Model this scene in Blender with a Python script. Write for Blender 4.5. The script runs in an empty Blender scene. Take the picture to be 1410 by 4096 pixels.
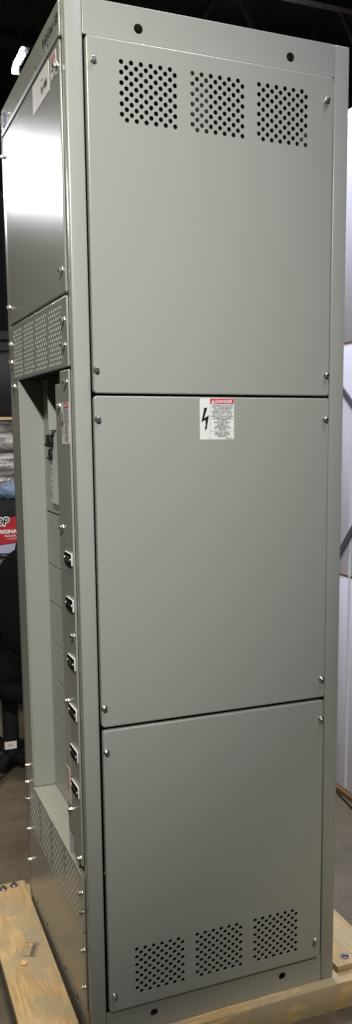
import bpy, bmesh, math, random
from mathutils import Vector, Matrix, noise
from mathutils.geometry import delaunay_2d_cdt
random.seed(4)
S = bpy.context.scene
COL = S.collection
R = math.radians

# ------------------------------------------------------------------ camera
CAM = Vector((-0.457, -1.8219, 1.439))
yaw, pitch, roll = -0.4025, -0.1516, -0.0039
fw = Vector((-math.sin(yaw)*math.cos(pitch), math.cos(yaw)*math.cos(pitch), math.sin(pitch)))
rt = Vector((math.cos(yaw), math.sin(yaw), 0)); up = rt.cross(fw)
rt, up = math.cos(roll)*rt + math.sin(roll)*up, math.cos(roll)*up - math.sin(roll)*rt
cd = bpy.data.cameras.new('camera'); cam = bpy.data.objects.new('camera', cd); COL.objects.link(cam)
M = Matrix((rt, up, -fw)).transposed().to_4x4(); M.translation = CAM
cam.matrix_world = M
cd.sensor_fit = 'VERTICAL'; cd.sensor_height = 24; cd.sensor_width = 24
cd.lens = 24*3478.06/4096
cd.shift_x = (705-860.9)/4096; cd.shift_y = (2243.3-2048)/4096
cd.clip_start = .05; cd.clip_end = 200
S.camera = cam

# ------------------------------------------------------------------ world, lights, exposure
w = bpy.data.worlds.new('World'); S.world = w; w.use_nodes = True
bg = w.node_tree.nodes['Background']; bg.inputs[0].default_value = (.97, .97, 1, 1); bg.inputs[1].default_value = .017
S.view_settings.view_transform = 'Standard'; S.view_settings.look = 'None'
S.view_settings.exposure = 0; S.view_settings.gamma = 1; S.view_settings.use_curve_mapping = False
S.render.engine = 'CYCLES'; S.cycles.use_denoising = True; S.cycles.max_bounces = 6
S.cycles.sample_clamp_indirect = 6

def aim(o, target):
    o.rotation_euler = (Vector(target) - o.location).to_track_quat('-Z', 'Y').to_euler()
def spot(name, loc, target, power, size, blend, radius, col):
    l = bpy.data.lights.new(name, 'SPOT'); l.energy = power; l.spot_size = R(size); l.spot_blend = blend
    l.shadow_soft_size = radius; l.color = col
    o = bpy.data.objects.new(name, l); COL.objects.link(o); o.location = loc; aim(o, target); return o
def area(name, loc, target, power, sx, sy, col, spread=180):
    l = bpy.data.lights.new(name, 'AREA'); l.shape = 'RECTANGLE'; l.size = sx; l.size_y = sy; l.energy = power; l.color = col
    l.spread = R(spread)
    o = bpy.data.objects.new(name, l); COL.objects.link(o); o.location = loc; aim(o, target); return o
spot('key_light', (-1.06, -2.85, 3.35), (-.42, 0, 1.74), 665, 47, 1.0, .07, (1, .99, .94))
area('bay_light', (-1.30, 7.0, 3.86), (0, .4, 2.0), 44, .28, .45, (.94, .93, 1))
area('cool_ceiling_light', (.95, -1.0, 4.3), (1.39, 1.1, 1.0), 55, .5, 1.2, (.84, .88, 1))
area('wall_fill_light', (.88, 3.0, 4.4), (1.39, 1.2, 2.5), 26, .4, 1.0, (.80, .85, 1), 50)  # unseen lamp added to brighten only the white partition
area('roof_uplight_far', (4.5, 8.5, 5.0), (4.5, 9.0, 9.0), 14, .5, 1.0, (1, .9, .8))  # unseen uplight added to lift the dark roof and trusses
area('roof_uplight_left', (-1.0, 10.5, 5.0), (-1.0, 10.5, 9.0), 10, .5, 1.0, (1, .9, .8))  # unseen uplight toward the roof deck, paired with the far one
spot('beam_fill_spot', (1.9, -2.4, 3.4), (.95, -.05, -.06), 290, 22, 1.0, .12, (1, .86, .62))  # unseen warm spot added to light the skid's front beam
area('warm_ceiling_light', (-.27, .5, 4.6), (-.2, .45, 0), 44, .4, 1.0, (1, .86, .64), 110)

# ------------------------------------------------------------------ materials
def mat(name, col, rough=.5, metal=0, bump=None, var=None, spec=.5, emit=None, coat=0):
    m = bpy.data.materials.new(name); m.use_nodes = True; nt = m.node_tree; b = nt.nodes['Principled BSDF']
    b.inputs['Base Color'].default_value = (*col, 1); b.inputs['Roughness'].default_value = rough
    b.inputs['Metallic'].default_value = metal; b.inputs['Specular IOR Level'].default_value = spec
    b.inputs['Coat Weight'].default_value = coat
    if emit:
        b.inputs['Emission Color'].default_value = (*emit[0], 1); b.inputs['Emission Strength'].default_value = emit[1]
    tc = nt.nodes.new('ShaderNodeTexCoord')
    if var:                                    # (scale, amount): mottling of the colour
        n = nt.nodes.new('ShaderNodeTexNoise'); n.inputs['Scale'].default_value = var[0]; n.inputs['Detail'].default_value = 6
        n.inputs['Roughness'].default_value = .65
        mx = nt.nodes.new('ShaderNodeMix'); mx.data_type = 'RGBA'
        mx.inputs[6].default_value = (*[c*(1-var[1]) for c in col], 1); mx.inputs[7].default_value = (*[min(1, c*(1+var[1])) for c in col], 1)
        nt.links.new(tc.outputs['Object'], n.inputs['Vector']); nt.links.new(n.outputs['Fac'], mx.inputs[0])
        nt.links.new(mx.outputs[2], b.inputs['Base Color'])
    if bump:                                   # (scale, strength, distance)
        n = nt.nodes.new('ShaderNodeTexNoise'); n.inputs['Scale'].default_value = bump[0]; n.inputs['Detail'].default_value = 3
        bp = nt.nodes.new('ShaderNodeBump'); bp.inputs['Strength'].default_value = bump[1]; bp.inputs['Distance'].default_value = bump[2]
        nt.links.new(tc.outputs['Object'], n.inputs['Vector']); nt.links.new(n.outputs['Fac'], bp.inputs['Height'])
        nt.links.new(bp.outputs['Normal'], b.inputs['Normal'])
    return m
PAINT = mat('grey_enamel', (.334, .343, .309), .24, bump=(250, .55, .0006), var=(2.2, .035), spec=.5)
SHADE = mat('interior_shade', (.010, .010, .010), .8, spec=.1)  # near-black colour stands in for the unlit cabinet inside
ZINC = mat('zinc_plating', (.58, .58, .57), .32, 1, var=(300, .12))
LABEL = mat('white_vinyl', (.78, .78, .76), .4)
INK = mat('black_ink', (.012, .012, .013), .7, spec=.08)
GREYINK = mat('grey_ink', (.22, .21, .22), .5)
RED = mat('red_ink', (.62, .025, .045), .45)
PINK = mat('pale_red_ink', (.62, .25, .24), .5)
YEL = mat('yellow_ink', (.55, .38, .02), .5)
BLUE = mat('blue_enamel', (.04, .08, .30), .6, spec=.15)
BLKPL = mat('black_plastic', (.012, .012, .012), .4, var=(60, .3), spec=.25)
BLKFACE = mat('black_engraving_face', (.008, .008, .008), .75, spec=.08)
ENGR = mat('engraved_letter', (.34, .34, .34), .6)
WHTPL = mat('white_plastic', (.80, .80, .79), .4)
ACRY = mat('white_core_edge', (.82, .82, .82), .3)
CHARC = mat('charcoal_fabric', (.005, .005, .0055), .9, spec=.08, bump=(500, .3, .002), var=(30, .3))
BLKMET = mat('black_steel', (.03, .03, .03), .4, var=(20, .2))
LAV = mat('white_laminate', (.70, .72, .88), .5, var=(3, .03))
BROWN = mat('brown_edging', (.16, .09, .04), .6)
BENCH = mat('grey_steel_bench', (.07, .07, .07), .45, var=(25, .15))
CARTRED = mat('red_carton', (.34, .010, .018), .5, var=(60, .08))
CARTBLK = mat('black_carton', (.012, .012, .016), .6, spec=.15, var=(60, .15))
CARTLAV = mat('pale_lavender_carton', (.33, .34, .48), .5)
CLOTH = mat('blue_cloth', (.17, .24, .37), .9, bump=(120, .5, .004), var=(40, .25))
WALLM = mat('dark_steel_wall', (.045, .048, .046), .6, var=(3, .15))
ROOFM = mat('dark_roof_deck', (.10, .085, .08), .8, var=(1.2, .4))
TRUSS = mat('dark_truss_steel', (.028, .025, .025), .6, var=(4, .3))
CLEAR = mat('clear_film', (.42, .41, .40), .15, spec=.6, var=(40, .15))
TUBE = mat('lit_tube', (.9, .95, 1), .4, emit=((.93, .97, 1), 80))
HOUSE = mat('lamp_housing', (.10, .12, .08), .6)

def wood(name, axis, base, dark, seedoff):
    m = bpy.data.materials.new(name); m.use_nodes = True; nt = m.node_tree; b = nt.nodes['Principled BSDF']
    N = nt.nodes.new; Lk = nt.links.new
    tc = N('ShaderNodeTexCoord'); mp = N('ShaderNodeMapping'); mp.inputs['Location'].default_value = (seedoff, seedoff*.7, 0)
    sc = [1, 1, 1]; sc[axis] = .12; mp.inputs['Scale'].default_value = sc
    Lk(tc.outputs['Object'], mp.inputs['Vector'])
    n0 = N('ShaderNodeTexNoise'); n0.inputs['Scale'].default_value = 14; n0.inputs['Detail'].default_value = 2
    Lk(mp.outputs[0], n0.inputs['Vector'])
    mul = N('ShaderNodeMath'); mul.operation = 'MULTIPLY'; mul.inputs[1].default_value = 17; Lk(n0.outputs['Fac'], mul.inputs[0])
    sn = N('ShaderNodeMath'); sn.operation = 'SINE'
    m2 = N('ShaderNodeMath'); m2.operation = 'MULTIPLY'; m2.inputs[1].default_value = 3.2; Lk(mul.outputs[0], m2.inputs[0]); Lk(m2.outputs[0], sn.inputs[0])
    r0 = N('ShaderNodeMapRange'); r0.inputs[1].default_value = -1; r0.inputs[2].default_value = 1; r0.inputs[3].default_value = 0; r0.inputs[4].default_value = .7
    Lk(sn.outputs[0], r0.inputs[0])
    mx = N('ShaderNodeMix'); mx.data_type = 'RGBA'; mx.inputs[6].default_value = (*base, 1); mx.inputs[7].default_value = (*dark, 1)
    Lk(r0.outputs[0], mx.inputs[0])
    # fine fibre
    n1 = N('ShaderNodeTexNoise'); n1.inputs['Scale'].default_value = 160; n1.inputs['Detail'].default_value = 4; Lk(mp.outputs[0], n1.inputs['Vector'])
    mf = N('ShaderNodeMix'); mf.data_type = 'RGBA'; mf.blend_type = 'MULTIPLY'; mf.inputs[0].default_value = .45
    cr = N('ShaderNodeValToRGB'); cr.color_ramp.elements[0].position = .3; cr.color_ramp.elements[0].color = (.42, .36, .30, 1); cr.color_ramp.elements[1].position = .65
    Lk(n1.outputs['Fac'], cr.inputs[0]); Lk(mx.outputs[2], mf.inputs[6]); Lk(cr.outputs[0], mf.inputs[7])
    # grey weather stains
    n2 = N('ShaderNodeTexNoise'); n2.inputs['Scale'].default_value = 7; n2.inputs['Detail'].default_value = 6; n2.inputs['Roughness'].default_value = .7
    Lk(tc.outputs['Object'], n2.inputs['Vector'])
    c2 = N('ShaderNodeValToRGB'); c2.color_ramp.elements[0].position = .43; c2.color_ramp.elements[0].color = (0, 0, 0, 1); c2.color_ramp.elements[1].position = .56
    Lk(n2.outputs['Fac'], c2.inputs[0])
    ms = N('ShaderNodeMix'); ms.data_type = 'RGBA'; ms.inputs[7].default_value = (.42, .35, .235, 1)
    sc2 = N('ShaderNodeMath'); sc2.operation = 'MULTIPLY'; sc2.inputs[1].default_value = .9; Lk(c2.outputs[0], sc2.inputs[0]); Lk(sc2.outputs[0], ms.inputs[0])
    Lk(mf.outputs[2], ms.inputs[6]); Lk(ms.outputs[2], b.inputs['Base Color'])
    b.inputs['Roughness'].default_value = .7
    bp = N('ShaderNodeBump'); bp.inputs['Strength'].default_value = .3; bp.inputs['Distance'].default_value = .001
    Lk(n1.outputs['Fac'], bp.inputs['Height']); Lk(bp.outputs[0], b.inputs['Normal'])
    return m
PINE_Y = wood('pine_board', 1, (.67, .49, .27), (.54, .37, .17), .3)
PINE_Y2 = wood('pine_board_knotty', 1, (.58, .42, .22), (.40, .27, .11), 2.7)
PINE_X = wood('pine_beam', 0, (.82, .60, .30), (.56, .36, .14), 1.9)

def concrete():
    m = mat('concrete', (.14, .12, .088), .55, bump=(60, .15, .002)); nt = m.node_tree; b = nt.nodes['Principled BSDF']; N = nt.nodes.new; Lk = nt.links.new
    tc = N('ShaderNodeTexCoord'); n = N('ShaderNodeTexNoise'); n.inputs['Scale'].default_value = 3.3; n.inputs['Detail'].default_value = 9; n.inputs['Roughness'].default_value = .72
    Lk(tc.outputs['Object'], n.inputs['Vector'])
    cr = N('ShaderNodeValToRGB'); e = cr.color_ramp.elements; e[0].position = .3; e[0].color = (.07, .058, .038, 1); e[1].position = .72; e[1].color = (.20, .172, .125, 1)
    Lk(n.outputs['Fac'], cr.inputs[0]); Lk(cr.outputs[0], b.inputs['Base Color']); return m
CONC = concrete()

def wrapmat():
    m = mat('shrink_wrap', (.1, .09, .085), .16, bump=(45, 1, .012), spec=.9); nt = m.node_tree; b = nt.nodes['Principled BSDF']; N = nt.nodes.new; Lk = nt.links.new
    tc = N('ShaderNodeTexCoord'); mp = N('ShaderNodeMapping'); mp.inputs['Scale'].default_value = (6, 6, 34); Lk(tc.outputs['Object'], mp.inputs[0])
    n = N('ShaderNodeTexNoise'); n.inputs['Scale'].default_value = 1; n.inputs['Detail'].default_value = 5; Lk(mp.outputs[0], n.inputs['Vector'])
    cr = N('ShaderNodeValToRGB'); e = cr.color_ramp.elements; e[0].position = .35; e[0].color = (.03, .025, .022, 1); e[1].position = .72; e[1].color = (.80, .76, .74, 1)
    Lk(n.outputs['Fac'], cr.inputs[0]); Lk(cr.outputs[0], b.inputs['Base Color']); return m
WRAP = wrapmat()

# ------------------------------------------------------------------ object helpers
WLOC = {}
def link(name, me, m, parent=None, loc=(0, 0, 0)):
    o = bpy.data.objects.new(name, me); COL.objects.link(o); loc = Vector(loc)
    if m is not None and me is not None:
        for x in (m if isinstance(m, (list, tuple)) else [m]): me.materials.append(x)
    if parent is not None:
        o.parent = parent; o.location = loc - WLOC[parent.name]
    else: o.location = loc
    WLOC[o.name] = loc
    return o
def empty(name, loc, label, cat, group=None):
    o = link(name, None, None, None, loc); tag(o, label, cat, group); return o
def tag(o, label, cat, group=None, kind=None):
    if label: o['label'] = label
    if cat: o['category'] = cat
    if group: o['group'] = group
    if kind: o['kind'] = kind
    return o
def mesh(name, bm, smooth=35):
    bmesh.ops.recalc_face_normals(bm, faces=bm.faces)
    me = bpy.data.meshes.new(name); bm.to_mesh(me); bm.free()
    if smooth:
        for p in me.polygons: p.use_smooth = True
        me.set_sharp_from_angle(angle=R(smooth))
    return me
def bm_box(bm, a, b, bev=0, seg=2):
    a, b = Vector(a), Vector(b)
    r = bmesh.ops.create_cube(bm, size=1, matrix=Matrix.Translation((a+b)/2) @ Matrix.Diagonal((*(b-a), 1)))
    if bev:
        es = list({e for v in r['verts'] for e in v.link_edges})
        bmesh.ops.bevel(bm, geom=es, offset=bev, segments=seg, affect='EDGES', profile=.5)
def box(name, a, b, m, parent=None, bev=0, seg=2):
    c = (Vector(a)+Vector(b))/2; bm = bmesh.new(); bm_box(bm, Vector(a)-c, Vector(b)-c, bev, seg)
    return link(name, mesh(name, bm), m, parent, c)
def bm_cyl(bm, p, q, r1, r2=None, n=16):
    p, q = Vector(p), Vector(q); d = q-p
    Mx = Matrix.Translation((p+q)/2) @ d.to_track_quat('Z', 'Y').to_matrix().to_4x4()
    bmesh.ops.create_cone(bm, cap_ends=True, segments=n, radius1=r1, radius2=r1 if r2 is None else r2, depth=d.length, matrix=Mx)
def cyl(name, p, q, r, m, parent=None, n=16, r2=None):
    c = (Vector(p)+Vector(q))/2; bm = bmesh.new(); bm_cyl(bm, Vector(p)-c, Vector(q)-c, r, r2, n)
    return link(name, mesh(name, bm), m, parent, c)

# planes: local (u, v, depth) -> world
class Plane:
    def __init__(s, O, U, V, N): s.O, s.U, s.V, s.N = map(Vector, (O, U, V, N))
    def at(s, u, v, d=0): return s.O + s.U*u + s.V*v + s.N*d
SIDE = Plane((0, 0, 0), (1, 0, 0), (0, 0, 1), (0, -1, 0))       # u = x
FRONT = Plane((0, 0, 0), (0, 1, 0), (0, 0, 1), (-1, 0, 0))      # u = y (text is mirrored below)
FRONTT = Plane((0, 0, 0), (0, -1, 0), (0, 0, 1), (-1, 0, 0))    # u = -y, reads left to right

def rrect(u0, v0, u1, v1, rc, n=4):
    pts = []
    for cx, cy, a0 in ((u1-rc, v1-rc, 0), (u0+rc, v1-rc, 90), (u0+rc, v0+rc, 180), (u1-rc, v0+rc, 270)):
        for k in range(n+1):
            a = R(a0+90*k/n); pts.append((cx+rc*math.cos(a), cy+rc*math.sin(a)))
    return pts
def plate(name, pl, u0, v0, u1, v1, d, t, holes=(), r=.003, rc=.005, m=None, parent=None, nh=12, hw=.0022):
    """sheet-metal cover: rounded rim, real holes with walls; front face at depth d, thickness t"""
    c = pl.at((u0+u1)/2, (v0+v1)/2, d); bm = bmesh.new()
    prof = [(r+.0006, 0), (r, 0)] + [(r*(1-math.sin(a)), r*(1-math.cos(a))) for a in (R(22.5), R(45), R(67.5), R(90))] + [(0, t)]
    loops = []
    for ins, dep in prof:
        pts = rrect(u0+ins, v0+ins, u1-ins, v1-ins, max(rc+r-ins, .0004))
        loops.append([bm.verts.new(pl.at(x, y, d-dep)-c) for x, y in pts])
    for A, B in zip(loops, loops[1:]):
        for i in range(len(A)): bm.faces.new((A[i], A[(i+1) % len(A)], B[(i+1) % len(A)], B[i]))
    base = rrect(u0+prof[0][0], v0+prof[0][0], u1-prof[0][0], v1-prof[0][0], max(rc-.0006, .0004))
    co = [Vector(p) for p in base]; faces = [list(range(len(base)))]; hl = []
    for hu, hv, hr in holes:
        k = len(co); pts = [(hu+hr*math.cos(-2*math.pi*i/nh), hv+hr*math.sin(-2*math.pi*i/nh)) for i in range(nh)]
        co += [Vector(p) for p in pts]; faces.append(list(range(k, k+nh)))
        hl.append(pts)
    if holes:
        V, E, F, ov, oe, of = delaunay_2d_cdt(co, [], faces, 1, 1e-7)
        vm = {}
        for i, p in enumerate(V):
            src = ov[i][0] if ov[i] else -1
            vm[i] = loops[0][src] if 0 <= src < len(base) else bm.verts.new(pl.at(p.x, p.y, d)-c)
        inv = {ov[i][0]: i for i in range(len(V)) if ov[i]}
        for f, og in zip(F, of):
            cc = sum((Vector(V[i]) for i in f), Vector((0, 0)))/len(f)
            if any((cc.x-q[0])**2+(cc.y-q[1])**2 < q[2]**2 for q in holes): continue
            try: bm.faces.new([vm[i] for i in f])
            except ValueError: pass
        k = len(base)
        for pts in hl:
            top = [vm[inv[k+i]] for i in range(nh)]; bot = [bm.verts.new(pl.at(x, y, d-min(t, hw))-c) for x, y in pts]; k += nh
            for i in range(nh): bm.faces.new((top[i], top[(i+1) % nh], bot[(i+1) % nh], bot[i]))
    else:
        bm.faces.new(loops[0]); bm.faces.new(loops[-1])
    return link(name, mesh(name, bm, 40), m, parent, c)

def text_polys(s, bold=0, shear=0):
    cu = bpy.data.curves.new('t', 'FONT'); cu.body = s; cu.size = 1; cu.offset = bold; cu.shear = shear; cu.resolution_u = 3
    o = bpy.data.objects.new('t', cu); COL.objects.link(o); dg = bpy.context.evaluated_depsgraph_get()
    me = bpy.data.meshes.new_from_object(o.evaluated_get(dg))
    vs = [(v.co.x, v.co.y) for v in me.vertices]; fs = [list(p.vertices) for p in me.polygons]
    bpy.data.objects.remove(o); bpy.data.curves.remove(cu); bpy.data.meshes.remove(me)
    return vs, fs
class Ink:
    """flat printing collected into one mesh, lying d in front of its surface"""
    def __init__(s, pl, d): s.pl, s.d, s.v, s.f, s.mi, s.mats = pl, d, [], [], [], []
    def idx(s, m):
        if m not in s.mats: s.mats.append(m)
        return s.mats.index(m)
    def poly(s, pts, m=INK, lift=0):
        k = len(s.v); s.v += [s.pl.at(x, y, s.d+lift) for x, y in pts]; s.f.append(list(range(k, k+len(pts)))); s.mi.append(s.idx(m))
    def rect(s, u0, v0, u1, v1, m=INK, lift=0): s.poly([(u0, v0), (u1, v0), (u1, v1), (u0, v1)], m, lift)
    def text(s, body, u0, v0, u1, v1, m=INK, bold=.012, lift=0, shear=0, turn=False):
        """fit into the box"""
        vs, fs = text_polys(body, bold, shear)
        if not vs: return
        if turn: vs = [(-y, x) for x, y in vs]
        ax, bx = min(p[0] for p in vs), max(p[0] for p in vs); ay, by = min(p[1] for p in vs), max(p[1] for p in vs)
        k = len(s.v)
        s.v += [s.pl.at(u0+(x-ax)/(bx-ax)*(u1-u0), v0+(y-ay)/(by-ay)*(v1-v0), s.d+lift) for x, y in vs]
        for f in fs: s.f.append([k+i for i in f]); s.mi.append(s.idx(m))
    def disc(s, cu, cv, r, m, lift=0, n=32): s.poly([(cu+r*math.cos(2*math.pi*i/n), cv+r*math.sin(2*math.pi*i/n)) for i in range(n)], m, lift)
    def build(s, name, parent=None):
        c = sum(s.v, Vector())/len(s.v); me = bpy.data.meshes.new(name)
        me.from_pydata([v-c for v in s.v], [], s.f); me.update()
        o = link(name, me, s.mats, parent, c)
        for p, i in zip(me.polygons, s.mi): p.material_index = i
        return o

# ------------------------------------------------------------------ the setting
FZ = -.078
bm = bmesh.new(); bmesh.ops.create_grid(bm, x_segments=1, y_segments=1, size=30)
tag(link('floor', mesh('floor', bm, 0), CONC, None, (0, 5, FZ)), None, None, kind='structure')
tag(box('ceiling', (-12, 3.5, 8.0), (14, 24, 8.1), ROOFM), None, None, kind='structure')
bm = bmesh.new(); bm_box(bm, (-4, 0, 0), (6, .1, 3.6))
for i in range(34): bm_box(bm, (-4+i*.3, -.03, .02), (-4+i*.3+.11, -.002, 3.58))
tag(link('steel_wall', mesh('steel_wall', bm), WALLM, None, (0.2, 6.6, FZ)), 'dark ribbed steel wall far behind the cabinet', 'wall')
for k, yy in enumerate((7.6, 10.2, 13.5)):
    bm = bmesh.new()
    for zz in (6.2, 7.6): bm_box(bm, (-7, -.06, zz), (10, .06, zz+.14))
    for i in range(20):
        x0 = -7+i*.85; z0, z1 = (6.3, 7.65) if i % 2 else (7.65, 6.3)
        bm_cyl(bm, (x0, 0, z0), (x0+.85, 0, z1), .05, n=6)
    lab = ('nearest dark steel roof truss above the cabinet', 'middle dark steel roof truss under the roof deck', 'farthest dark steel roof truss under the roof deck')[k]
    tag(link('roof_truss', mesh('roof_truss', bm), TRUSS, None, (0, yy, 0)), lab, 'roof truss', 'roof trusses')

# white partition on the right
pt = empty('wall_partition', (1.42, 1.6, FZ), 'white laminate wall panels with brown seams and dark diagonal bars, right of the cabinet', 'partition wall')
for z0, z1 in ((FZ+.022, .844), (.848, 1.765), (1.769, 2.63)):
    box('wall_panel', (1.39, .25, z0), (1.44, 3.6, z1), LAV, pt, .003)
for z in (.846, 1.767): box('seam_strip', (1.3885, .25, z-.0035), (1.43, 3.6, z+.0035), BROWN, pt)
bm = bmesh.new()
bm_cyl(bm, (0, 0, -1.25), (0, 0, 1.42), .02, n=24)
link('vertical_rib', mesh('vertical_rib', bm), LAV, pt, (1.4075, 1.137, 1.2))
def diagonal_bar(p, q, wdt):
    p, q = Vector(p), Vector(q); d = (q-p).normalized(); s = Vector((0, d.z, -d.y))*wdt/2; c = (p+q)/2
    bm = bmesh.new(); vs = []
    for x in (0, .007):
        for a in (p-s, p+s, q+s, q-s): vs.append(bm.verts.new(a-c+Vector((x, 0, 0))))
    for f in ((0, 1, 2, 3), (4, 5, 6, 7), (0, 1, 5, 4), (1, 2, 6, 5), (2, 3, 7, 6), (3, 0, 4, 7)): bm.faces.new([vs[i] for i in f])
    link('diagonal_bar', mesh('diagonal_bar', bm, 0), BARMAT, pt, c)
BARMAT = mat('dark_grey_bar', (.085, .082, .115), .55)  # thin dark bars running diagonally across the wall panels
diagonal_bar((1.380, 1.42, 1.750), (1.380, .90, 1.355), .0207)
diagonal_bar((1.382, 1.42, .693), (1.382, .90, 1.280), .0265)
box('skirting', (1.372, .25, FZ), (1.42, 3.6, FZ+.02), BROWN, pt)
def tube_mesh(name, pts, r, n=8, sub=8):
    P = []
    for i in range(len(pts)-1):
        p0, p1, p2, p3 = (Vector(pts[max(0, min(len(pts)-1, j))]) for j in (i-1, i, i+1, i+2))
        for k in range(sub):
            t = k/sub; P.append(.5*((2*p1)+(p2-p0)*t+(2*p0-5*p1+4*p2-p3)*t*t+(3*p1-p0-3*p2+p3)*t**3))
    P.append(Vector(pts[-1])); bm = bmesh.new(); rings = []
    for i, p in enumerate(P):
        d = (P[min(i+1, len(P)-1)]-P[max(i-1, 0)]).normalized(); sd = d.cross(Vector((0, 0, 1))).normalized(); u_ = sd.cross(d)
        rings.append([bm.verts.new(p+sd*r*math.cos(2*math.pi*k/n)+u_*r*math.sin(2*math.pi*k/n)) for k in range(n)])
    for A, B in zip(rings, rings[1:]):
        for k in range(n): bm.faces.new((A[k], A[(k+1) % n], B[(k+1) % n], B[k]))
    bm.faces.new(rings[0]); bm.faces.new(rings[-1])
    return mesh(name, bm)
tag(link('cable', tube_mesh('cable', [(1.34, 2.0, FZ+.006), (1.372, 1.3, FZ+.004), (1.352, 1.08, FZ+.004), (1.30, .75, FZ+.004), (1.3, .4, FZ+.004)], .004), BLKPL), 'thin black cable lying on the floor along the white wall', 'cable')

# ------------------------------------------------------------------ wooden skid under the cabinet
sk = empty('wooden_skid', (.33, .38, FZ), 'pale pine skid of beams and boards carrying the grey cabinet', 'skid')
def beam(name, a, b, m, bev=.002):
    return box(name, a, b, m, sk, bev, 2)
beam('beam', (-.20, -.030, FZ+.0005), (1.0, .058, -.0005), PINE_X)
beam('beam', (-.20, .712, FZ+.0005), (1.0, .80, -.0005), PINE_X)
beam('board', (-.1475, .064, 0), (-.0115, .795, .020), PINE_Y).rotation_euler = (0, 0, -.012)
beam('board', (.672, .008, 0), (.810, .795, .019), PINE_Y2)
def lag(x, y, z):
    bm = bmesh.new(); bm_cyl(bm, (0, 0, 0), (0, 0, .002), .0125, n=20); bm_cyl(bm, (0, 0, .002), (0, 0, .0045), .0105, .0085, n=20)
    bm_cyl(bm, (0, 0, .004), (0, 0, .0095), .0075, .0068, n=6)
    link('lag_bolt', mesh('lag_bolt', bm), GALV, sk, (x, y, z))
GALV = mat('dull_galvanised_steel', (.33, .32, .34), .42, 1, var=(200, .2))
lag(-.0785, .763, .020); lag(-.0441, .770, .020); lag(.7138, .040, .019)
ik = Ink(Plane((0, 0, .0206), (1, 0, 0), (0, 1, 0), (0, 0, 1)), 0)
P4 = [Vector((-.0695, .4486)), Vector((-.0341, .4306)), Vector((-.0576, .370)), Vector((-.0947, .3885))]   # TL TR BR BL
def q4(s, t): return P4[0].lerp(P4[1], s).lerp(P4[3].lerp(P4[2], s), t)
STAMP = mat('grey_stamp_ink', (.13, .12, .11), .7)
def qr_(s0, t0, s1, t1): ik.poly([tuple(q4(s, t)) for s, t in ((s0, t0), (s1, t0), (s1, t1), (s0, t1))], STAMP)
qr_(0, 0, 1, .03); qr_(0, .97, 1, 1); qr_(0, .03, .03, .97); qr_(.97, .03, 1, .97)
for t in range(14):
    a = .06+t*.065
    qr_(.55+.03*math.sin(t*2.1), a, .92-.05*(t % 3), a+.045)
    if t % 3 == 1: qr_(.15, a, .36+.05*math.sin(t), a+.02)
qr_(.1, .30, .9, .33)
st = ik.build('grade_stamp', sk)
ik = Ink(Plane((0, 0, .0204), (1, 0, 0), (0, 1, 0), (0, 0, 1)), 0)
ik.poly([(-.072, .492), (-.050, .500), (-.022, .512), (-.0165, .500), (-.0165, .418), (-.030, .410), (-.046, .424), (-.060, .446)], mat('grey_water_stain', (.40, .33, .23), .7, var=(60, .3)))
ik.build('stain', sk)
bm = bmesh.new(); bmesh.ops.create_icosphere(bm, subdivisions=2, radius=.006)
for v in bm.verts: v.co = Vector((v.co.x*1.7+.2*v.co.y, v.co.y*2.2, v.co.z*.55))
tag(link('wood_chip', mesh('wood_chip', bm), mat('fresh_pine', (.80, .52, .28), .6, var=(90, .15)), None, (-.0924, .3546, .0232)), 'small fresh wood chip lying on the pine board', 'wood chip')

# ------------------------------------------------------------------ the cabinet
H, D, W = 2.286, .6537, .7405
cab = empty('electrical_cabinet', (D/2, W/2, 0), 'tall grey steel switchgear cabinet with vented panels standing on a pine skid', 'electrical cabinet')
# shell
box('corner_post', (0, 0, 0), (.036, .031, H), PAINT, cab, .0035, 3)
box('corner_post', (.6155, 0, 0), (D, .040, H), PAINT, cab, .0035, 3)
box('corner_post', (0, .693, 0), (.036, W, H), PAINT, cab, .0035, 3)
box('corner_post', (.6155, .70, 0), (D, W, H), PAINT, cab, .0035, 3)
rail_h = [(.1538, 2.2440, .0098), (.5038, 2.2430, .0098)]
plate('top_rail', SIDE, .0364, 2.2168, .6151, H-.0004, -.0009, .004, rail_h, .0012, .0015, PAINT, cab, 24)
plate('bottom_rail', SIDE, .0364, .0004, .6151, .0712, -.0009, .004, [(.1545, .0405, .0098), (.5026, .0425, .0098)], .0012, .0015, PAINT, cab, 24)
box('inner_shade_sheet', (.040, .120, .014), (.612, .124, H-.014), SHADE, cab)  # black blocker sheet added behind the side vents as shade
for x0, x1, z0, z1 in ((.272, .3115, 2.05, 2.19), (.530, .60, 2.045, 2.094)):
    box('mounting_bracket', (x0, .008, z0), (x1, .012, z1), PAINT, cab, .0006)
box('rear_panel', (.640, .042, .002), (D-.002, .698, H-.002), PAINT, cab)
box('far_side_panel', (.037, W-.012, .002), (.614, W-.001, H-.002), PAINT, cab)
box('roof_panel', (.004, .042, H-.012), (.638, W-.014, H-.001), PAINT, cab)
box('base_panel', (.004, .042, .001), (.638, W-.014, .006), PAINT, cab)

# bolts ----------------------------------------------------------
def bolt_mesh(axis):
    bm = bmesh.new()
    bm_cyl(bm, (0, 0, 0), (0, 0, .0018), .0076, .0073, 20)
    bm_cyl(bm, (0, 0, .0016), (0, 0, .0032), .0066, .0052, 20)
    bm_cyl(bm, (0, 0, .0028), (0, 0, .0085), .0056, .0056, 6)
    bm_cyl(bm, (0, 0, .0084), (0, 0, .0094), .0052, .0040, 12)
    q = Vector(axis).to_track_quat('Z', 'Y').to_matrix().to_4x4(); bmesh.ops.transform(bm, matrix=q, verts=bm.verts)
    me = mesh('bolt', bm, 25); me.materials.append(ZINC); return me
BS, BF = bolt_mesh((0, -1, 0)), bolt_mesh((-1, 0, 0))
def bolt_s(parent, x, z, d=.008): link('bolt', BS, None, parent, (x, -d, z))
def bolt_f(parent, y, z, d=.004): link('bolt', BF, None, parent, (-d, y, z))

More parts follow.
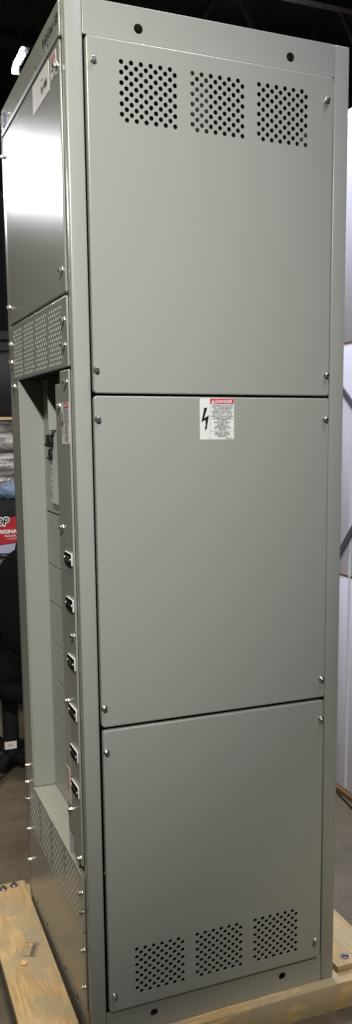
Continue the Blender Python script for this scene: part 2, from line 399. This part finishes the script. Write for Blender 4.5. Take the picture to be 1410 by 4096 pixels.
def vent(u0s, v0, ncol, nrow, pu, pv, r, down=True):
    hs = []
    for u0 in u0s:
        for j in range(nrow):
            for i in range(ncol): hs.append((u0+i*pu+(pu/2 if j % 2 else 0), v0-j*pv, r))
    return hs
hs_top = vent((.1130, .2680, .4232), 2.1730, 6, 12, .02105, .01002, .0050)
hs_bot = vent((.1108, .2650, .4205), .2225, 6, 12, .02105, .00995, .0050)
p1 = plate('side_panel', SIDE, .0400, 1.5125, .6090, 2.2138, .008, .014, hs_top, .003, .004, PAINT, cab)
p2 = plate('side_panel', SIDE, .0400, .7770, .6100, 1.5072, .008, .014, (), .003, .004, PAINT, cab)
p3 = plate('side_panel', SIDE, .0420, .0760, .6085, .7688, .008, .014, hs_bot, .003, .004, PAINT, cab)
p1['label'] = 'topmost side panel with three groups of vent holes near its top'
p2['label'] = 'middle side panel without vents, carrying the danger label'
p3['label'] = 'lowest side panel with three groups of vent holes near its bottom'
for x, z in ((.054, 2.1677), (.5913, 2.1632), (.0453, 1.5608), (.6001, 1.5602)): bolt_s(p1, x, z)
for x, z in ((.0462, 1.4582), (.6008-.001, 1.4583), (.0455, .8229), (.5998, .8241)): bolt_s(p2, x, z)
for x, z in ((.0480, .7199), (.6000, .7216), (.0542, .1185), (.5935, .1238)): bolt_s(p3, x, z)

# danger label ----------------------------------------------------
def danger(pl, u0, v0, u1, v1, d, label, parent):
    """label: (left, bottom, right, top) in plane units"""
    lb = plate('warning_label', pl, u0, v0, u1, v1, d+.0006, .0006, (), .0001, .0012, LABEL, parent)
    lb['label'] = label
    Wd, Hd = u1-u0, v1-v0
    fx = lambda t: u0+Wd*t
    fy = lambda t: v1-Hd*t
    a = Ink(pl, d+.0010); dv = .295
    a.rect(fx(dv), fy(.128), u1-.0008, v1-.0006, RED); a.build('red_header', lb)
    t = Ink(pl, d+.0015)
    t.text('DANGER', fx(.452), fy(.108), fx(.945), fy(.034), LABEL, .03)
    t.poly([(fx(.322), fy(.118)), (fx(.438), fy(.118)), (fx(.380), fy(.028))], LABEL)
    t.rect(fx(.374), fy(.090), fx(.386), fy(.052), INK, .0003); t.rect(fx(.374), fy(.106), fx(.386), fy(.097), INK, .0003)
    t.build('heading', lb)
    b = Ink(pl, d+.0012)
    b.rect(fx(dv-.003), v0+.0006, fx(dv+.003), v1-.0006, GREYINK)
    for y in (.306, .502, .792): b.rect(fx(dv), fy(y+.002), u1-.0008, fy(y-.002), GREYINK)
    lines = [('HAZARDOUS VOLTAGE', .35, .955, .150, .192), ('WILL CAUSE SERIOUS', .355, .95, .204, .246), ('INJURY OR DEATH', .405, .90, .257, .298),
        ('PERFORM LOCKOUT/TAGOUT', .352, .945, .315, .350), ('(REF. OSHA STD. 1910.147)', .365, .938, .362, .402), ('BEFORE ENTERING ENCLOSURE', .328, .975, .412, .446), ('OR REMOVING BARRIERS', .390, .915, .460, .495),
        ('ALL SERVICE', .505, .80, .515, .551), ('DISCONNECTS MUST', .412, .892, .562, .598), ('BE OPEN TO', .518, .79, .608, .643), ('DE-ENERGIZE ALL', .447, .855, .653, .689), ('LOAD BUS BARS AND', .408, .895, .699, .735), ('CIRCUITS', .546, .762, .745, .780),
        ('REPLACE COVERS/', .440, .865, .808, .843), ('BARRIERS, BEFORE', .425, .875, .854, .892), ('ENERGIZING', .515, .792, .901, .938), ('25283431P1', .755, .962, .955, .978)]
    for s_, a0, a1, b0, b1 in lines: b.text(s_, fx(a0), fy(b1), fx(a1), fy(b0), INK, .012)
    b.build('lettering', lb)
    z = Ink(pl, d+.0012)                    # lightning arrow
    z.poly([(fx(.125), fy(.225)), (fx(.215), fy(.225)), (fx(.120), fy(.482)), (fx(.155), fy(.515)), (fx(.040), fy(.575))])
    z.poly([(fx(.120), fy(.482)), (fx(.262), fy(.402)), (fx(.197), fy(.705)), (fx(.160), fy(.700)), (fx(.155), fy(.515))])
    z.poly([(fx(.128), fy(.650)), (fx(.160), fy(.700)), (fx(.197), fy(.705)), (fx(.228), fy(.668)), (fx(.160), fy(.790))])
    z.build('lightning_arrow', lb)
danger(SIDE, .2799, 1.4133, .3632, 1.5042, .008, 'red and white danger label on the middle side panel', cab)

# front -----------------------------------------------------------
FX = .004
yL, yR = .689, .0335
fas = plate('front_fascia', FRONT, .031, 2.2178, .702, H-.0005, FX, .004, [(.137, 2.2340, .0085), (.262, 2.2330, .0085), (.473, 2.2320, .0085)], .0022, .003, PAINT, cab, 18)
box('fascia_shade_sheet', (.012, .05, 2.218), (.016, .68, 2.27), SHADE, cab)  # painted shade behind the fascia holes
bm = bmesh.new(); ring = []
for y in (-.3330, .3330): ring.append([bm.verts.new((x, y, z)) for x, z in ((.0008, .0048), (-.0012, .0042), (-.0004, -.0040), (.0002, -.0046), (.0030, -.0046))])
for i in range(4): bm.faces.new((ring[0][i], ring[0][i+1], ring[1][i+1], ring[1][i]))
for r_ in ring: bm.faces.new(r_)
link('lower_lip', mesh('lower_lip', bm), mat('glare_spread_enamel', (.328, .343, .313), .40), fas, (-.0042, .3665, 2.2232))  # rougher enamel copy on a lip face tilted to catch lamp glare
pT = plate('front_panel', FRONT, yR, 1.7208, yL, 2.2150, FX, .004, (), .0036, .003, PAINT, cab)
pT['label'] = 'upper front panel, mirror-like with a broad lamp glare'
for y, z in ((.0548, 2.1700), (.0580, 1.7695), (.6741, 2.1620), (.682, 1.7691)): bolt_f(pT, y, z)
hsF = vent((.0890, .2370, .3840, .5300), 1.7000, 6, 12, .0210, .01055, .0053)
pV = plate('vent_panel', FRONT, yR, 1.5690, yL, 1.7160, FX, .004, hsF, .002, .003, PAINT, cab, 12, .0032)
for y, z in ((.0563, 1.667), (.0563, 1.6152), (.682, 1.670), (.682, 1.6203)): bolt_f(pV, y, z)
hsL = vent((.0890, .2370, .3840, .5300), .3960, 6, 12, .0210, .0103, .0053)
pv2 = plate('vent_panel', FRONT, yR, .2665, yL, .4075, FX, .004, hsL, .002, .003, PAINT, cab, 12, .0032)
for y, z in ((.0434, .3648), (.0425, .3171), (.6862-.004, .3894), (.683, .337)): bolt_f(pv2, y, z)
pB = plate('front_panel', FRONT, yR, .0690, yL, .2640, FX, .004, (), .002, .003, PAINT, cab)
pB['label'] = 'low front panel above the kick plate'
for y, z in ((.0400, .2211), (.0400, .1259), (.683, .2402), (.683, .1419)): bolt_f(pB, y, z)
plate('kick_plate', FRONT, .031, .001, .702, .0672, .0035, .004, [(.600, .044, .0090), (.470, .044, .0090), (.248, .044, .0090), (.123, .044, .0090)], .002, .003, PAINT, cab, 18, .0009)
box('kick_shade_sheet', (.012, .04, .008), (.016, .69, .066), SHADE, cab)  # black sheet painting the shade inside the kick plate holes
box('front_liner', (.0105, .034, 1.72), (.0135, .69, 2.216), PAINT, cab)
box('lower_liner', (.0105, .034, .068), (.0135, .69, .262), PAINT, cab)
box('vent_shade_sheet', (.040, .034, .265), (.043, .69, .400), SHADE, cab)  # black sheet as shade behind the lower vent

# recess
XR = .060
pA = plate('cover_strip', FRONT, yR, .4330, .114, 1.5640, FX, .004, (), .0022, .003, PAINT, cab)
for y, z in ((.0494, 1.5374), (.0498, .979), (.045, .4500)): bolt_f(pA, y, z)
pC = plate('cover_strip', FRONT, .1145, .4770, .168, 1.5370, .0022, .004, (), .0016, .003, PAINT, cab)
for y, z in ((.1286, 1.4874), (.1286, 1.215), (.1286, .805), (.1300, .5345)): bolt_f(pC, y, z, .0022)
pD = plate('cover_strip', FRONT, .5975, .4090, yL, 1.5670, FX, .004, (), .0016, .003, PAINT, cab)
for y, z in ((.655, 1.5535), (.668, .4480)): bolt_f(pD, y, z)
box('recess_wall', (.0005, .5970, .4085), (.20, .6015, 1.715), PAINT, cab)
box('recess_wall', (.0005, .1690, .4085), (.20, .1730, 1.40), PAINT, cab)
box('recess_shade_hood', (.002, .034, 1.5695), (.20, .69, 1.5725), SHADE, cab)  # black hood added to keep the recess top dark
box('vent_shade_sheet', (.040, .034, 1.575), (.043, .69, 1.712), SHADE, cab)  # shade-black sheet behind the upper vent
box('recess_shade_sheet', (.200, .034, .40), (.204, .69, 1.72), SHADE, cab)  # black sheet standing in for shade deep in the recess
box('sill', (.0005, .036, .4035), (.198, .5965, .4070), PAINT, cab)
zs = [1.2115, 1.065, .9585, .846, .738, .632, .524, .4080]
for a, b in zip(zs, zs[1:]):
    plate('compartment_cover', FRONT, .176, b+.0012, .5955, a-.0012, -XR, .010, (), .0022, .002, PAINT, cab)
plate('compartment_cover', FRONT, .40, 1.2140, .5955, 1.7150, -XR, .010, (), .0022, .002, PAINT, cab)
box('divider_strip', (.030, .396, 1.436), (.056, .3985, 1.70), PAINT, cab)
# breaker
br = box('circuit_breaker', (.052, .30, 1.240), (.085, .478, 1.4345), BENCH, cab, .002)
bf = plate('breaker_face', FRONT, .302, 1.2430, .4770, 1.4325, -.0495, .0035, (), .0015, .002, WHTPL, br)
WL = WLOC
def hnd(y0, y1, z0, z1, x):
    bm = bmesh.new(); c = Vector((.03, (y0+y1)/2, (z0+z1)/2))
    bm_box(bm, Vector((x, y0, z0))-c, Vector((.0495, y1, z1))-c, .003)
    bm_box(bm, Vector((x-.004, y0+.004, z0+(z1-z0)*.1))-c, Vector((x+.001, y1-.004, z0+(z1-z0)*.3))-c, .001)
    link('handle', mesh('handle', bm), BLKPL, br, c)
hnd(.428, .474, 1.391, 1.4235, .037); hnd(.444, .472, 1.357, 1.386, .042)
a = Ink(FRONTT, -.0490)
a.text('ABB', -.472, 1.2545, -.461, 1.277, RED, .03, 0, 0, True); a.build('lettering', br)
a = Ink(FRONTT, -.0490)
for z in (1.345, 1.332, 1.32, 1.30, 1.285): a.rect(-.466, z, -.452, z+.004, GREYINK)
a.build('print_lines', br)
box('white_clip', (.0575-.004, .186, 1.098), (.0598-.001, .215, 1.130), WHTPL, cab, .0008)
# front labels
danger(FRONTT, -.1060, 1.4048, -.0350, 1.4953, FX, 'narrow danger label on the front cover strip', cab)
lb = plate('brand_label', FRONT, .1270, 2.1475, .2945, 2.2085, FX+.0006, .0006, (), .0001, .001, LABEL, cab)
a = Ink(FRONTT, FX+.0012); a.text('by ABB', -.2029, 2.1610, -.1440, 2.1800, INK, .03); a.rect(-.2010, 2.1885, -.1830, 2.1915, RED); a.build('lettering', lb)
lb = plate('notice_label', FRONT, .0600, 2.1565, .1110, 2.2045, FX+.0006, .0006, (), .0001, .001, LABEL, cab)
a = Ink(FRONTT, FX+.0012)
a.rect(-.107, 2.196, -.064, 2.201, PINK); a.rect(-.107, 2.1905, -.064, 2.1935, PINK)
for z in (2.186, 2.182, 2.178): a.rect(-.106, z, -.066, z+.0012, GREYINK)
a.rect(-.100, 2.1715, -.080, 2.1745, INK); a.rect(-.107, 2.159, -.068, 2.1605, PINK)
a.build('print_lines', lb)
a = Ink(FRONTT, FX+.0005); a.text('ReliaGear SB', -.1810, 2.2475, -.0370, 2.2660, INK, .015); a.rect(-.1880, 2.232, -.1868, 2.274, LABEL)
a.build('raised_lettering', fas)
bd = Ink(FRONTT, FX+.0005); cy_, cz_, rb = -.659, 2.2475, .0265
bd.disc(cy_, cz_, rb, LABEL); bd.disc(cy_, cz_, rb*.90, BLUE, .0004)
for k in range(4):
    a0 = k*math.pi/2+.5
    bd.poly([(cy_+rb*rr*math.cos(a0+t), cz_+rb*rr*math.sin(a0+t)) for rr, t in ((.88, 0), (.86, .25), (.80, .5), (.62, .62), (.72, .35), (.80, .1))], LABEL, .0007)
bd.text('GE', cy_-.0135, cz_-.0105, cy_+.0135, cz_+.0105, LABEL, .02, .0010, .35)
bd.build('round_badge', cab)
# small rivet on fascia
link('rivet', BF, None, fas, (-FX, .590, 2.2440)).scale = (.5, .5, .5)
# nameplates
PW = [('DISTRIBUTION', 'SERVICE'), ('SPD',), ('MAIN', 'BREAKER'), ('SPARE',), ('SERVICE',), ('SERVICE',)]
scr = None
for k, zt in enumerate((1.1655, 1.0620, .9275, .8088, .7105, .6240)):
    y0, y1, z0, z1 = .0400, .1040, zt-.0265, zt
    n_ = plate('nameplate', FRONT, y0, z0, y1, z1, FX+.0036, .0030, (), .0002, .0008, ACRY, cab)
    f_ = plate('black_face', FRONT, y0+.0002, z0+.0002, y1-.0002, z1-.0002, FX+.0042, .0006, (), .0001, .0006, BLKFACE, n_)
    for yy in (y0+.006, y1-.005):
        bm = bmesh.new(); bm_cyl(bm, (0, 0, 0), (-.0020, 0, 0), .0034, .0026, 14)
        link('screw', mesh('screw', bm), ZINC, n_, (-FX-.0042, yy, (z0+z1)/2))
    a = Ink(FRONTT, FX+.0046); rows = PW[k]; zc = (z0+z1)/2
    for i, s_ in enumerate(rows):
        hw = min(.0185, .0033*len(s_)/1.4); z_ = zc+(.0012 if len(rows) == 2 and i == 0 else (-.0060 if len(rows) == 2 else -.0024))
        a.text(s_, -.072-hw, z_, -.072+hw, z_+.0046, ENGR, .0)
    a.build('lettering', n_)
# film and red warning sticker on the inner cover strip
plate('clear_film_strip', FRONT, .1180, .640, .1660, .800, .0028, .0005, (), .0001, .001, CLEAR, cab)
lb = plate('warning_sticker', FRONT, .1330, .5450, .1672, .6345, .0029, .0006, (), .0001, .001, LABEL, cab)
lb['label'] = 'pale sticker with red vertical print and a yellow triangle'
a = Ink(FRONTT, .0033)
a.rect(-.164, .572, -.159, .633, RED); a.rect(-.149, .567, -.144, .633, RED); a.poly([(-.147, .560), (-.136, .560), (-.1415, .5485)], YEL)
a.build('print', lb)

# ------------------------------------------------------------------ things behind, left
wb = empty('workbench', (.75, 2.75, FZ), 'grey steel workbench behind the cabinet with a red carton on it', 'workbench')
box('bench_top', (-.15, 2.36, .778), (1.7, 3.05, .815), BENCH, wb, .004)
box('lower_shelf', (-.12, 2.50, .470), (1.68, 3.0, .500), BROWN, wb)
for x in (-.13, 1.64):
    for y in (2.38, 2.99): box('leg', (x, y, FZ), (x+.045, y+.045, .777), BLKMET, wb)
tag(box('storage_carton', (-.10, 2.56, .5005), (.20, 2.9, .70), CARTLAV, None, .004), 'pale lavender carton on the lower shelf of the workbench', 'carton')
tb = empty('towel_box', (.27, 2.5, .816), 'red and black carton of shop towels standing on the workbench', 'carton')
box('carton', (.10, 2.42, .816), (.42, 2.60, 1.098), CARTBLK, tb, .002)
TP = Plane((0, 2.42, 0), (1, 0, 0), (0, 0, 1), (0, -1, 0))
a = Ink(TP, .0006)
a.poly([(.102, .872), (.418, .905), (.418, 1.035), (.300, 1.020), (.102, .985)], CARTRED)
a.poly([(.102, .842), (.285, .842), (.295, .889), (.102, .870)], CARTLAV, .0004)
a.build('printed_front', tb)
a = Ink(TP, .0012)
a.text('SHOP', .137, .972, .270, 1.020, LABEL, .09, 0, .2); a.text('SHOP', .140, .977, .266, 1.015, INK, .02, .0008, .2)
a.text('ORIGINAL', .196, .938, .316, .957, LABEL, .03); a.text('MULTI-PURPOSE', .243, .921, .345, .930, LABEL, .01)
a.rect(.222, .831, .40, .8345, GREYINK); a.rect(.25, .908, .34, .911, PINK); a.rect(.265, .914, .34, .9165, PINK)
a.build('lettering', tb)
# blue cloths bulging from the box top
for i, (x, y, z, rx) in enumerate(((.292, 2.50, 1.140, .060), (.196, 2.52, 1.135, .056))):
    bm = bmesh.new(); bmesh.ops.create_icosphere(bm, subdivisions=4, radius=1)
    for v in bm.verts:
        n = noise.noise(v.co*2.1+Vector((i*5, 0, 0)))*.16 + noise.noise(v.co*6)*.05
        v.co = Vector((v.co.x*rx*(1+n), v.co.y*.06*(1+n), v.co.z*.043*(1+n)))
    tag(link('shop_towel', mesh('shop_towel', bm), CLOTH, None, (x, y, z)), ('crumpled blue shop towel on the carton, nearest the cabinet', 'crumpled blue shop towel on the carton, at the left frame edge')[i], 'towel', 'blue shop towels')
# shrink-wrapped stack on a pallet rack shelf
bm = bmesh.new(); bmesh.ops.create_grid(bm, x_segments=70, y_segments=60, size=1)
for v in bm.verts:
    x, z = v.co.x*.55, v.co.y*.42
    n = noise.noise(Vector((x*9, z*30, 0)))*.018 + noise.noise(Vector((x*25, z*60, 3)))*.010 + .02*math.sin(z*48)
    v.co = Vector((x, -n, z))
fr = [e for e in bm.edges if e.is_boundary]
ex = bmesh.ops.extrude_edge_only(bm, edges=fr)
for v in ex['geom']:
    if isinstance(v, bmesh.types.BMVert): v.co.y = .6
tag(link('wrapped_stack', mesh('wrapped_stack', bm, 60), WRAP, None, (.55, 3.15, 1.065)), 'stack of goods in crinkled clear shrink wrap behind the workbench', 'wrapped stack')
rk = empty('storage_rack', (.6, 4.1, FZ), 'dark storage rack with a pale edged shelf behind the wrapped stack', 'rack')
box('shelf', (-.6, 3.10, 1.488), (1.8, 3.95, 1.503), mat('pale_shelf_edge', (.62, .48, .27), .5, var=(20, .1)), rk)
for x in (-.58, 1.74): box('upright', (x, 3.9, FZ), (x+.06, 3.96, 2.2), BLKMET, rk)
for z in (2.0, 1.93): box('cross_beam', (-.52, 3.9, z), (1.74, 3.94, z+.05), BLKMET, rk)
tag(box('tool_case', (.1, 3.3, 1.504), (1.3, 3.8, 1.87), BLKPL, None, .03), 'black tool case lying on the rack shelf', 'case')

# office chair
ch = empty('office_chair', (.36, 1.92, FZ), 'black office chair partly hidden behind the cabinet', 'office chair')
def cushion(name, c, sx, sy, sz, p=4.0):
    bm = bmesh.new(); bmesh.ops.create_uvsphere(bm, u_segments=40, v_segments=24, radius=1)
    for v in bm.verts:
        d = v.co.copy(); k = (abs(d.x)**p+abs(d.y)**p+abs(d.z)**p)**(-1/p)
        v.co = Vector((d.x*k*sx, d.y*k*sy, d.z*k*sz))
    return link(name, mesh(name, bm, 0 or 80), CHARC, ch, c)
cushion('backrest', (.335, 1.70, .735), .255, .045, .245, 3.2)
cushion('seat', (.34, 1.93, .345), .27, .25, .055, 4)
box('back_bracket', (.31, 1.74, .30), (.36, 1.765, .60), BLKMET, ch, .004)
cyl('gas_cylinder', (.155, 1.93, -.01), (.155, 1.93, .30), .036, BLKPL, ch, 20)
a = Ink(Plane((0, 1.893, 0), (1, 0, 0), (0, 0, 1), (0, -1, 0)), .0005); a.rect(.120, .048, .172, .082, LABEL); a.text('EP', .135, .059, .158, .070, PINK, .02, .0005); a.build('tag', ch)
for k in range(5):
    an = R(20+72*k); e = Vector((.155+.27*math.cos(an), 1.93+.27*math.sin(an), 0))
    bm = bmesh.new(); c = Vector((.155, 1.93, 0)); bm_cyl(bm, (0, 0, .012), e-c+Vector((0, 0, -.012)), .024, .015, 10)
    lg = link('base_leg', mesh('base_leg', bm), BLKPL, ch, c)
    cyl('caster', e+Vector((-.015, 0, FZ+.025)), e+Vector((.015, 0, FZ+.025)), .025, BLKPL, lg, 14)

# lit ceiling fixture in the dark
fx = empty('ceiling_light', (1.383, 7.35, 5.0), 'lit fluorescent tube hanging in the dark above the far left', 'ceiling light')
cyl('tube', (1.378, 7.62, 5.0), (1.391, 7.18, 5.0), .017, TUBE, fx, 16)
box('housing', (1.36, 7.12, 5.045), (1.45, 7.66, 5.09), BLKMET, fx, .004)
box('end_bracket', (1.36, 7.63, 4.975), (1.44, 7.66, 5.045), HOUSE, fx, .003)
box('hanger', (1.40, 7.38, 5.09), (1.412, 7.392, 8.0), BLKMET, fx)
